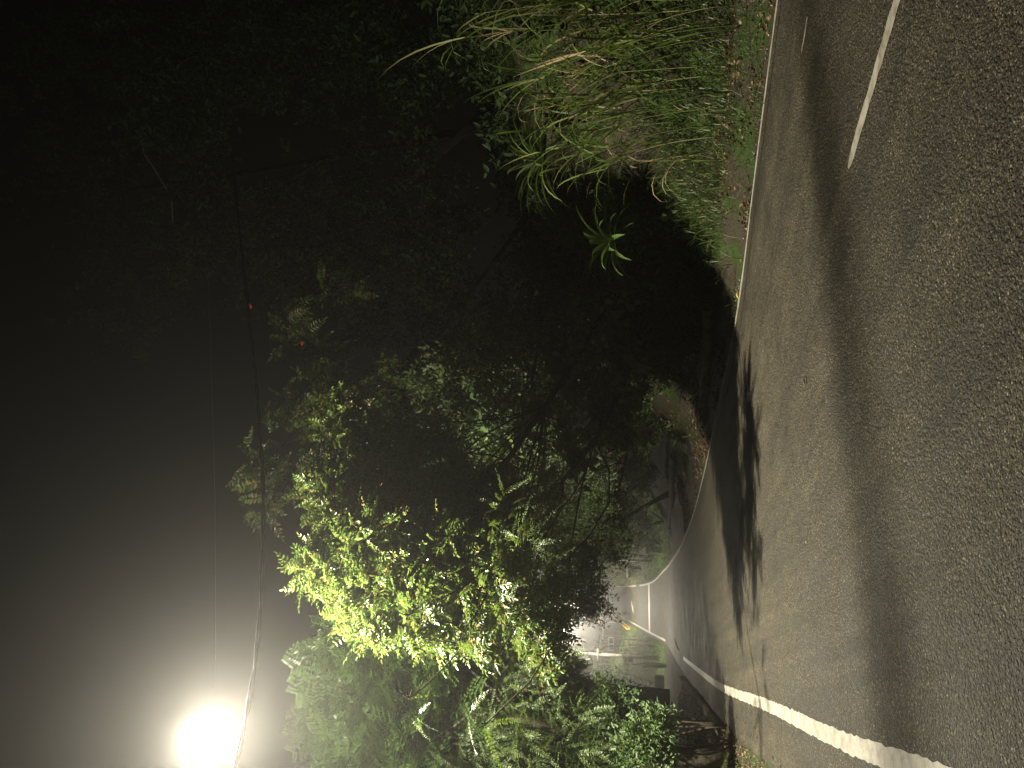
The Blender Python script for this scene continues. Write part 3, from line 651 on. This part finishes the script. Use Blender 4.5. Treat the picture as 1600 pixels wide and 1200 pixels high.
# ------------------------------------------------------------------ canes, tufts and ground cover
def blades(bases, L, w, lean, m_name, name, parent=None, arch=1.0, seg=6):
    n = len(bases); V = np.zeros((n, seg+1, 2, 3)); a = rng.random(n)*2*math.pi
    L = L*(.55 + .7*rng.random(n)); h = np.stack([np.cos(a), np.sin(a), np.zeros(n)], 1) + np.array(lean)
    h = unit(h); sd = np.stack([-h[:, 1], h[:, 0], rng.normal(size=n)*.5], 1); sd = unit(sd)
    e = 1.45 - .5*rng.random(n); p = np.array(bases, float).copy(); bend = arch*(.5 + rng.random(n))
    for i in range(seg+1):
        u = i/seg; wd = (w*(1-u**1.6)*(.5+u if u < .5 else 1))*.5
        V[:, i, 0] = p + sd*wd; V[:, i, 1] = p - sd*wd
        e = e - bend*(.3+1.4*u)*1.6/seg
        p = p + (h*np.cos(e)[:, None] + np.array([0, 0, 1.])*np.sin(e)[:, None])*(L/seg)[:, None]
    b = (np.arange(n)*(seg+1)*2)[:, None] + (np.arange(seg)*2)[None]; b = b.ravel()
    Q = np.stack([b, b+1, b+3, b+2], 1)
    return mesh_np(name, V.reshape(-1, 3), Q, M[m_name], parent)
def cane_clump(cx, cyy, n, H, label, lean=(-.5, -.3, 0), spread=.5, dry=.12):
    z = float(terrain(cx, cyy)); t = thing('cane_clump', (cx, cyy, z), label, 'tall grass', 'tall cane grass clumps')
    st = MB(); bs = []
    for k in range(n):
        x, y = cx + rng.normal()*spread, cyy + rng.normal()*spread*.7; z0 = float(terrain(x, y)) - .05
        dx, dy = lean[0]*rng.uniform(.1, 1)*H*.45 + rng.normal()*.2, lean[1]*rng.uniform(0, 1)*H*.4 + rng.normal()*.15; h = H*rng.uniform(.45, .95)
        pts = [np.array([x + dx*u*u, y + dy*u*u, z0 + h*(u - .12*u*u)]) for u in np.linspace(0, 1, 6)]
        st.tube(pts, [.011, .010, .009, .008, .006, .004], 5)
        for j in range(6):
            u = .3 + .85*rng.random(); bs.append(np.array([x + dx*u*u, y + dy*u*u, z0 + h*(u-.12*u*u)]))
    st.build('stem', M['cane'], t)
    bs = np.array(bs); k = int(len(bs)*dry)
    blades(bs[k:], 1.45, .042, (-.5, -.3, 0), 'cane', 'foliage', t, arch=.95)
    if k: blades(bs[:k], .95, .03, (-.2, -.2, 0), 'drycane', 'dry_foliage', t, arch=1.3)
def onbank(X, Y):                                   # where the ray meets the terrain
    d = ray(X, Y)
    for y in np.arange(4, 60, .08):
        p = CAM + d*(y/d[1])
        if p[2] <= terrain(p[0], p[1]): return p
    return CAM + d*(40/d[1])
for X, Y, n, H, lab in ((1190, 1085, 20, 3.2, 'tallest cane grass clump at the top right edge of the verge'), (1090, 1080, 16, 2.9, 'dense arching cane grass clump in the middle of the canes'),
                        (1005, 1075, 11, 2.3, 'leftmost cane grass clump with dry straw-coloured blades'), (1290, 1080, 16, 3.0, 'cane grass clump cut off by the frame edge')):
    p = onbank(X, Y); cane_clump(p[0], p[1], n, H, lab, dry=.3 if 'dry' in lab else .1)
def rz(X, Y, *a, up=.25, **k):            # crown just clear of the bank it grows on
    p = onbank(X, Y+22); rosette(p + np.array([0, 0, up]), *a, **k)
rosette(P(822, 962, 14.4), 1.05, 46, 'large glossy rosette plant, brightest leaf tips, in the middle right bank', w=.12)
rosette(P(950, 850, 14.4), 1.25, 38, 'large dim rosette plant high on the bank beside the canes', m='shrub', w=.09)
rosette(P(558, 945, 18.5), 1.0, 40, 'pale-lit rosette plant beside the heart-leaved vine', w=.12)
rz(514, 1050, .75, 28, 'small green rosette plant sitting on the leaf litter ledge', w=.08, up=.12)
rz(600, 1060, .6, 22, 'low rosette plant in shade behind the mossy kerb', w=.06, up=.1)
rz(700, 1030, .8, 26, 'dark rosette plant drooping over the bank near the yellow leaf', w=.06, up=.15)

# one broad dry blade
o = blades(np.array([P(1120, 915, 11.6)]*2), 1.0, .05, (0, 0, 0), 'drycane', 'dry_blade', arch=.1); tag(o, 'single broad straw-coloured dead blade standing among the canes', 'leaf')
yy_ = rng.uniform(7, 16, 9000); ss_ = rng.uniform(2.2, 9, 9000); xx_ = xR(yy_) + ss_
o = blades(np.stack([xx_, yy_, terrain(xx_, yy_) - .02], 1), .55, .022, (-.3, -.2, 0), 'forest', 'bank_grass', None, 1.2, 4)
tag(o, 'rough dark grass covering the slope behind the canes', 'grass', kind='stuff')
# bushy grass mounds
def mound(X, Y, n, L, rad, label):
    p = onbank(X, Y); t = thing('grass_mound', p, label, 'grass clump', 'bushy grass mounds')
    b = np.stack([p[0] + rng.normal(size=n)*rad, p[1] + rng.normal(size=n)*rad*.7, np.zeros(n)], 1)
    hz = np.exp(-((b[:, 0]-p[0])**2 + (b[:, 1]-p[1])**2)/(rad*rad))
    b[:, 2] = terrain(b[:, 0], b[:, 1]) + rng.random(n)*hz*rad*1.2
    blades(b, L, .02, (-.2, -.2, 0), 'grass', 'foliage', t, arch=.9, seg=4)
mound(905, 1105, 900, .3, .55, 'bushy bright green grass mound beside the litter strip')
mound(960, 1100, 600, .3, .45, 'grass mound between the canes and the bright mound')
mound(840, 1110, 500, .25, .4, 'darker grass mound left of the bright mound')
mound(1160, 1130, 700, .28, .6, 'low green mound under the tallest canes')
mound(1060, 1125, 700, .25, .6, 'low weedy mound under the middle canes')
# ground grass carpet (uncountable)
def cover(n, y0, y1, s0, s1, side, keep):
    y = rng.uniform(y0, y1, n); s = rng.uniform(s0, s1, n)
    x = xR(y) + OFFR + s if side > 0 else xL(y) - OFFL(y) - s
    k = keep(x, y, s); x, y = x[k], y[k]
    return np.stack([x, y, terrain(x, y) - .01], 1)
b = cover(42000, 4, 14.5, .02, 4.5, 1, lambda x, y, s: (rng.random(len(x)) < np.clip(.15 + 1.5*(vnoise(x, y, .5, 5)-.35) - (s > 1.5)*.45 - (y > 12.0)*(s < 1.2)*.8 + (y < 9.5)*.7, 0, 1)))
blades(b, .11, .012, (0, 0, 0), 'grass', 'verge_grass', None, 1.0, 3)
tag(bpy.context.scene.objects['verge_grass'], 'short grass and weeds carpeting the right verge beside the white line', 'grass', kind='stuff')
b = cover(26000, 2, 17, .05, 3, -1, lambda x, y, s: rng.random(len(x)) < np.clip(2.2*(vnoise(x, y, .6, 6)-.42) + (y < 11)*.25, 0, 1))
o = blades(b, .09, .011, (0, 0, 0), 'cane', 'verge_moss', None, 1.1, 3); tag(o, 'mossy low grass on the left verge at the bottom left', 'grass', kind='stuff')
b = cover(30000, 76, 150, .3, 22, -1, lambda x, y, s: rng.random(len(x)) < .9)
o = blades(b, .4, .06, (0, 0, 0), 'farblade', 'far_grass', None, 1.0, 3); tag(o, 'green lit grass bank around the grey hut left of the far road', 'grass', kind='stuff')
b = cover(12000, 60, 112, .3, 12, 1, lambda x, y, s: rng.random(len(x)) < .9)
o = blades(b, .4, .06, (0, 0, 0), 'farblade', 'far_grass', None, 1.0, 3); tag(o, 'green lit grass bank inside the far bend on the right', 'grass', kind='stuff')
# leaf litter
def litter(n, y0, y1, s0, s1, side, name, label, keep, size=.06, m='litter'):
    p = cover(n, y0, y1, s0, s1, side, keep); k = len(p); p[:, 2] += .02 + rng.random(k)*.02
    tv = np.array([(0, 0, 0), (.3, .25, .1), (.7, .22, .1), (1, 0, .02), (.7, -.22, .12), (.3, -.25, .08)])
    fd = rng.normal(size=(k, 3)); fd[:, 2] *= .3
    v, q = instance([(tv, np.array(L6))], p, fd, np.array([0, 0, 1.]) + rng.normal(size=(k, 3))*.5, size*(.5 + rng.random(k)))
    tag(mesh_np(name, v, q, M[m]), label, 'leaf litter', kind='stuff')
litter(16000, 9.5, 34, .0, 2.6, 1, 'leaf_litter', 'brown fallen leaves and grit along the right verge and ledge', lambda x, y, s: rng.random(len(x)) < np.clip(1.6*(vnoise(x, y, .7, 8)-.2), 0, 1))
litter(13000, 7, 34, -.35, 2.6, -1, 'leaf_litter', 'brown fallen leaves strewn along the left verge outside the white line', lambda x, y, s: (rng.random(len(x)) < np.clip(.2 + .9*(s > .1) - (y < 9)*.4, 0, 1)), .05)
litter(1500, 5, 20, -.5, .25, 1, 'edge_grit', 'pale grit and leaf crumbs spilling over the right white line', lambda x, y, s: rng.random(len(x)) < np.clip(.9*(s+.5), .1, 1), .025, 'pebble')
litter(260, 10, 30, -5.0, 0, -1, 'scattered_litter', 'tiny bits of leaf scattered over the asphalt', lambda x, y, s: rng.random(len(x)) < 1, .03)
# undergrowth on left bank
n = 1500
uy = rng.uniform(9, 34, n); us = 2.4 + 12*rng.random(n); ux = xL(uy) - us
k = ~((uy > 22) & (us < 6)); ux, uy = ux[k], uy[k]; n = len(ux)
up_ = np.stack([ux, uy, terrain(ux, uy) + rng.random(n)*.3], 1)
v, q = instance(T['spray'], up_, rng.normal(size=(n, 3))*.6 + np.array([.3, -.3, .5]), np.array([0, 0, 1.]) + rng.normal(size=(n, 3))*.5, .35 + .3*rng.random(n))
tag(mesh_np('left_undergrowth', v, q, M['forest']), 'dark low undergrowth behind the left verge', 'undergrowth', kind='stuff')
# young bushes left
def bush(blobs, base, label, tm='locust', m='tulip', dens=60, size=.42):
    base = np.array(base, float); base[2] = float(terrain(base[0], base[1])); t = thing('leafy_bush', base, label, 'bush', 'young bushes on the left verge')
    for c, r, k in blobs:
        mb = MB(); limbs(mb, base, [c], .02, .006); mb.build('stem', M['bark'], t)
    crown('foliage', blobs, tm, M[m], t, dens, size, droop=0.1, rnd=.5)
bl = px_blobs([(100, 975, 15, 28, 24, .4, 1), (75, 950, 15, 26, 22, .4, .8), (112, 940, 15.2, 18, 30, .3, .6), (60, 990, 14.7, 20, 25, .3, .5), (45, 935, 15, 25, 22, .4, .5)])
bush(bl, P(70, 1090, 15), 'bright-leaved young bush left of the distant slim pole', size=.36, dens=105, m='vine', tm='spray')
bl = px_blobs([(45, 1035, 13.6, 20, 18, .3, 1), (30, 1005, 13.6, 22, 22, .3, .8), (60, 1020, 13.7, 12, 20, .2, .5)])
bush(bl, P(40, 1110, 13.8), 'smaller green bush just above the leaning grey pole', size=.34, dens=90, m='vine', tm='spray')

# ------------------------------------------------------------------ kerbs, ledges, poles
def stones(name, pix, w, h, label, m='mossc'):
    pts = [onbank(*q) for q in pix]; mb = MB(); V = []; 
    pts = np.array(pts); d = np.r_[0, np.cumsum(np.linalg.norm(np.diff(pts, axis=0), axis=1))]
    s = np.arange(0, d[-1], .12); c = np.stack([np.interp(s, d, pts[:, i]) for i in range(3)], 1)
    t_ = unit(np.gradient(c, axis=0)*np.array([1, 1, 0])); nn = np.stack([-t_[:, 1], t_[:, 0], 0*t_[:, 0]], 1)
    prof = [(-.5, -.3), (-.5, .6), (-.4, 1), (.4, 1), (.5, .6), (.5, -.3)]
    for i in range(len(s)):
        for u, z in prof:
            V.append(c[i] + nn[i]*(u*w + rng.normal()*.015) + np.array([0, 0, z*h + rng.normal()*.015*(z > 0)]))
    k = len(prof); f = [(i*k+j, i*k+(j+1) % k, (i+1)*k+(j+1) % k, (i+1)*k+j) for i in range(len(s)-1) for j in range(k)]
    f += [tuple(range(k)), tuple((len(s)-1)*k+j for j in range(k))[::-1]]
    mb.add(V, f); return tag(mb.build(name, M[m], None, True), label, 'kerb')
stones('mossy_kerb', [(722, 1112), (690, 1112), (640, 1110), (600, 1106), (565, 1102)], .22, .16, 'low moss-covered kerb in the shade behind the right white line')
stones('mossy_kerb', [(488, 1054), (450, 1052), (410, 1050), (375, 1046)], .2, .16, 'pale low drain kerb along the top of the leaf litter ledge')
stones('mossy_kerb', [(58, 1133), (85, 1112), (105, 1098), (120, 1085), (140, 1068)], .22, .14, 'crumbling mossy kerb along the left verge')
# leaning grey pole at the left
t = thing('leaning_pole', onbank(28, 1132), 'thick grey pole leaning out of the picture at the left edge', 'pole')
pb = onbank(26, 1132); MB().tube([pb + np.array([.05, 0, -.3]), P(5, 1050, pb[1]), P(-32, 930, pb[1]), P(-100, 700, pb[1])], [.2, .19, .185, .17], 20).build('pole', M['polegrey'], t)
for a_, b_, l in (((203, 1055), (185, 1062), 'pale dry stick lying past the end of the left white line'), ((128, 1077), (108, 1090), 'pale crooked stick on the left kerb')):
    p, q = onbank(*a_), onbank(*b_); tag(MB().tube([p+np.array([0, 0, .05]), (p+q)/2+np.array([0.05, 0, .12]), q+np.array([0, 0, .06])], [.02, .025, .018], 6, wob=.3).build('fallen_stick', M['stick']), l, 'stick', 'fallen sticks')
# fallen yellow leaf at right line, and a dark leaf on the asphalt
def one_leaf(X, Y, m, label, s=.14, onroad=True):
    g = G(X, Y); tv = np.array([(0, 0, 0), (.3, .25, .2), (.7, .22, .25), (1, 0, .1), (.7, -.22, .3), (.3, -.25, .15)])*s
    tag(mesh_np('fallen_leaf', tv + g + np.array([0, 0, .012]), np.array(L6), M[m]), label, 'leaf', 'single fallen leaves')
one_leaf(733, 1155, 'yleaf', 'bright yellow fallen leaf on the right white line')
one_leaf(597, 1260, 'litter', 'small dark curled leaf alone on the asphalt', .08)
one_leaf(350, 1262, 'yleaf', 'tiny pale leaf bit on the lit asphalt', .03)

# ------------------------------------------------------------------ far place: hut, poles, mirror, rail, gate
def post(name, X, Y0, Y1, y, r, label, m='conc', cat='post', lean=0):
    a = P(X, Y1, y); b_ = P(X+lean, Y0, y); z = float(terrain(a[0], a[1])); a[2] = min(a[2], z) - .1
    t = thing(name, a, label, cat)
    MB().tube([a, (a+b_)/2, b_], [r*1.1, r, r*.85], 10).build('pole', M[m], t); return t, a, b_
post('tall_pole', 228, 900, 976, 152, .2, 'pale slim pole standing beyond the yellow guard rail', 'conc', 'pole')
post('dark_post', 159, 1004, 1040, 70, .12, 'short dark post left of the utility pole', 'dark')
# hut on posts
hy = 100; hc = P(193.5, 955, hy); hut = thing('roadside_hut', (hc[0], hc[1], float(terrain(hc[0], hc[1]))), 'small raised grey hut with a white two-pane window left of the far road', 'hut')
w_, h_ = 29/1200*hy, 25/1200*hy
MB().box((hc[0], hc[1]+1.0, hc[2]), (w_, 2.0, h_), 0, .02).build('wall', M['wall'], hut, False)
MB().box((P(194, 941.5, hy)[0], hc[1]+.9, P(194, 941.5, hy)[2]), (3.7, 2.8, .22), 0, .03).build('roof', M['roof'], hut, False)
wc = P(194, 955, hy); wf = MB(); ww_, wh_ = 1.72, .58
yy = hc[1] - .04
for dz in (-wh_/2, wh_/2): wf.box((wc[0], yy, wc[2]+dz), (ww_, .08, .1))
for dx in (-ww_/2+.05, 0, ww_/2-.05): wf.box((wc[0]+dx, yy-.003, wc[2]), (.1, .08, wh_-.1))
win = wf.build('window', M['frame'], hut, False)
o = MB().box((wc[0], yy+.03, wc[2]), (ww_-.1, .04, wh_-.1)).build('pane', M['pane'], win, False); o.matrix_parent_inverse = Matrix.Identity(4)
for X in (183, 200):
    p = P(X, 968, hy); q = P(X, 1001, hy); q[2] = min(q[2], float(terrain(q[0], q[1])))-.1; MB().tube([q, p + np.array([0, .3, 0])], .1, 8).build('leg', M['conc'], hut)
rl = MB()
for Y in (975, 984):
    rl.tube([P(178, Y, hy-.5), P(208, Y-1, hy-.5)], .05, 6)
for X in (178, 187, 193, 206): rl.tube([P(X, 971, hy-.5), P(X, 996, hy-.5)], .035, 6)
rl.build('railing', M['steel'], hut)
# yellow guard rail
yr = thing('guard_rail', P(228, 972, 150), 'yellow double-bar guard rail running uphill beside the far road', 'guard rail')
rp = [(250, 947, 205), (240, 955, 178), (229, 967, 152), (217, 980, 130)]
for dY in (0, 5): MB().tube([P(X, Y+dY, y) for X, Y, y in rp], .13, 8).build('rail_bar', M['ypaint'], yr)
for X, Y, y in rp:
    p = P(X, Y-1, y); MB().tube([p - np.array([0, 0, 1.5]), p], .1, 8).build('post', M['ypaint'], yr)
mt = thing('traffic_mirror', P(234, 955, 150), 'small round traffic mirror on a thin pole above the yellow rail', 'traffic mirror')
p = P(234, 938, 150); q = P(234, 958, 150); q[2] = min(q[2], float(terrain(q[0], q[1]))) - .2
MB().tube([q, p - np.array([0, 0, .5])], .06, 8).build('pole', M['steel'], mt)
MB().ball(p, (.55, .1, .55), 18, 10).build('mirror_face', M['steel'], mt)
MB().tube([p + np.array([.55*math.cos(a), -.04, .55*math.sin(a)]) for a in np.linspace(0, 2*math.pi, 25)], .06, 6).build('rim', M['ypaint'], mt)
for X, Y, y, sz, lab in ((620, 1010, 17, .8, 'round dark shrub behind the mossy kerb on the right bank'), (690, 985, 17, 1, 'dark shrub left of the brightest rosette plant'), (770, 1060, 15.5, .6, 'low shaded shrub beneath the brightest rosette plant'),
                         (750, 900, 19, 1.3, 'shaded shrub above and left of the brightest rosette plant'), (650, 905, 20, 1.2, 'tall dark shrub right of the pale-lit rosette plant'), (545, 1000, 18, .7, 'small leafy shrub right under the pale-lit rosette plant'), (725, 1045, 15.5, .5, 'ragged low shrub just behind the fallen yellow leaf'), (800, 985, 16, .7, 'ragged shrub crowding the foot of the brightest rosette plant'), (670, 1050, 16, .5, 'ragged low shrub beside the twisted root'), (860, 930, 17, .9, 'ragged shrub between the brightest and the dim rosette plant'), (470, 985, 22, 1, 'leafy shrub on the bank above the litter ledge'), (850, 1010, 15.3, .6, 'shaded shrub between the grass mound and the brightest rosette plant')):
    p = onbank(X, Y+35); c = p + np.array([0, 0, .7*sz]); t = thing('bank_shrub', p, lab, 'shrub', 'shrubs on the shaded right bank')
    mb = MB(); limbs(mb, p, [c + rng.normal(size=3)*.4 for _ in range(4)], .03, .01); mb.build('stem', M['darkbark'], t)
    crown('foliage', [(c, (.95*sz, .7*sz, .75*sz), 1), (c + np.array([.4, .1, .5*sz]), (.7*sz, .6*sz, .5*sz), .7)], 'spray', M['shrub'], t, 170, .42, droop=.1, clump=.5)
# dark bushes at the far left and lit bushes in the bend
def farbush(pxl, base, label, m, tm='fine', dens=120, size=.8, g='bushes near the far bend', nm='leafy_bush'):
    bl = px_blobs(pxl); base = np.array(base, float); base[2] = float(terrain(base[0], base[1])); t = thing(nm, base, label, 'bush', g)
    mb = MB(); limbs(mb, base, [q[0] for q in bl], .08, .02); mb.build('stem', M['bark'], t)
    crown('foliage', bl, tm, M[m], t, dens, size, droop=.1)
farbush([(163, 972, 72, 13, 11, .7, 1)], P(163, 1010, 72), 'small round dark bush silhouetted left of the utility pole', 'forest', dens=90, size=.6)
farbush([(190, 940, 92, 8, 9, .5, 1)], P(192, 985, 92), 'dark drooping plant in front of the hut roof', 'forest', 'tulip', 40, .9)
farbush([(300, 930, 96, 16, 24, 1.5, 1), (330, 950, 92, 26, 26, 2, 1.2), (318, 975, 90, 20, 18, 1.5, 1), (345, 915, 95, 30, 28, 2, 1.2), (305, 955, 98, 14, 20, 1.2, .8)], P(330, 1000, 92), 'bright yellow-green bush overhanging the inside of the far bend', 'tulip', dens=190, size=1.0)
farbush([(385, 985, 58, 32, 26, 1.5, 1.2), (410, 960, 56, 30, 26, 1.5, 1), (360, 960, 62, 26, 26, 1.5, 1), (372, 1008, 55, 22, 14, 1, .7)], P(385, 1025, 58), 'soft green bush on the right verge before the concrete gatepost', 'shrub', dens=210, size=.7)
farbush([(165, 890, 78, 20, 16, 1.5, .6), (140, 915, 76, 20, 24, 1.5, 1), (120, 960, 70, 26, 30, 1.5, .9), (85, 1000, 55, 30, 26, 1.5, .8)], P(130, 1010, 74), 'dark tree mass behind the utility pole at the far left', 'forest', 'fine', 130, 1.1)
# concrete gate and slabs right of the bend
gt = thing('concrete_gate', P(345, 1040, 74), 'weathered concrete gatepost and low wall right of the far bend', 'gate')
MB().box(P(353, 1026, 74), (.42, .42, 2.3), .2, .04).build('post', M['conc'], gt)
MB().box(P(341, 1027, 74.3), (.55, .4, 2.1), .2, .04).build('post', M['conc'], gt)
MB().box(P(347, 1010, 74.2), (1.5, .5, .3), .2, .04).build('lintel', M['conc'], gt)
MB().tube([P(323, 1018, 76), P(324, 992, 76), P(326, 968, 76)], .13, 8).build('pole', M['conc'], gt)
MB().box(P(318, 982, 78), (2.6, .3, .35), .1, .03).build('beam', M['conc'], gt)
MB().box(P(313, 990, 80), (.3, .3, 1.5), .1, .03).build('post', M['dark'], gt)
o = MB().box(P(124, 1030, 50), (1.6, .5, .62), .1, .05).build('concrete_block', M['conc'], None, False); tag(o, 'low pale concrete block beyond the end of the left white line', 'block')

# ------------------------------------------------------------------ haze
hz = bpy.data.materials.new('haze'); hz.use_nodes = True; n = hz.node_tree; n.nodes.remove(n.nodes['Principled BSDF'])
pv = n.nodes.new('ShaderNodeVolumePrincipled'); pv.inputs['Color'].default_value = (.95, .94, .92, 1); pv.inputs['Density'].default_value = HAZE_DENSITY
pv.inputs['Anisotropy'].default_value = HAZE_ANISO
n.links.new(pv.outputs[0], n.nodes['Material Output'].inputs['Volume'])
zs = [float(terrain(x, y)) for x in (-150, -60, 0, 60, 120) for y in (-14, 100, 420)]
o = MB().box((-10, 203, 32), (460, 440, 76)).build('haze', hz, None, False)
tag(o, 'thin lit night mist filling the air', 'haze', kind='stuff')
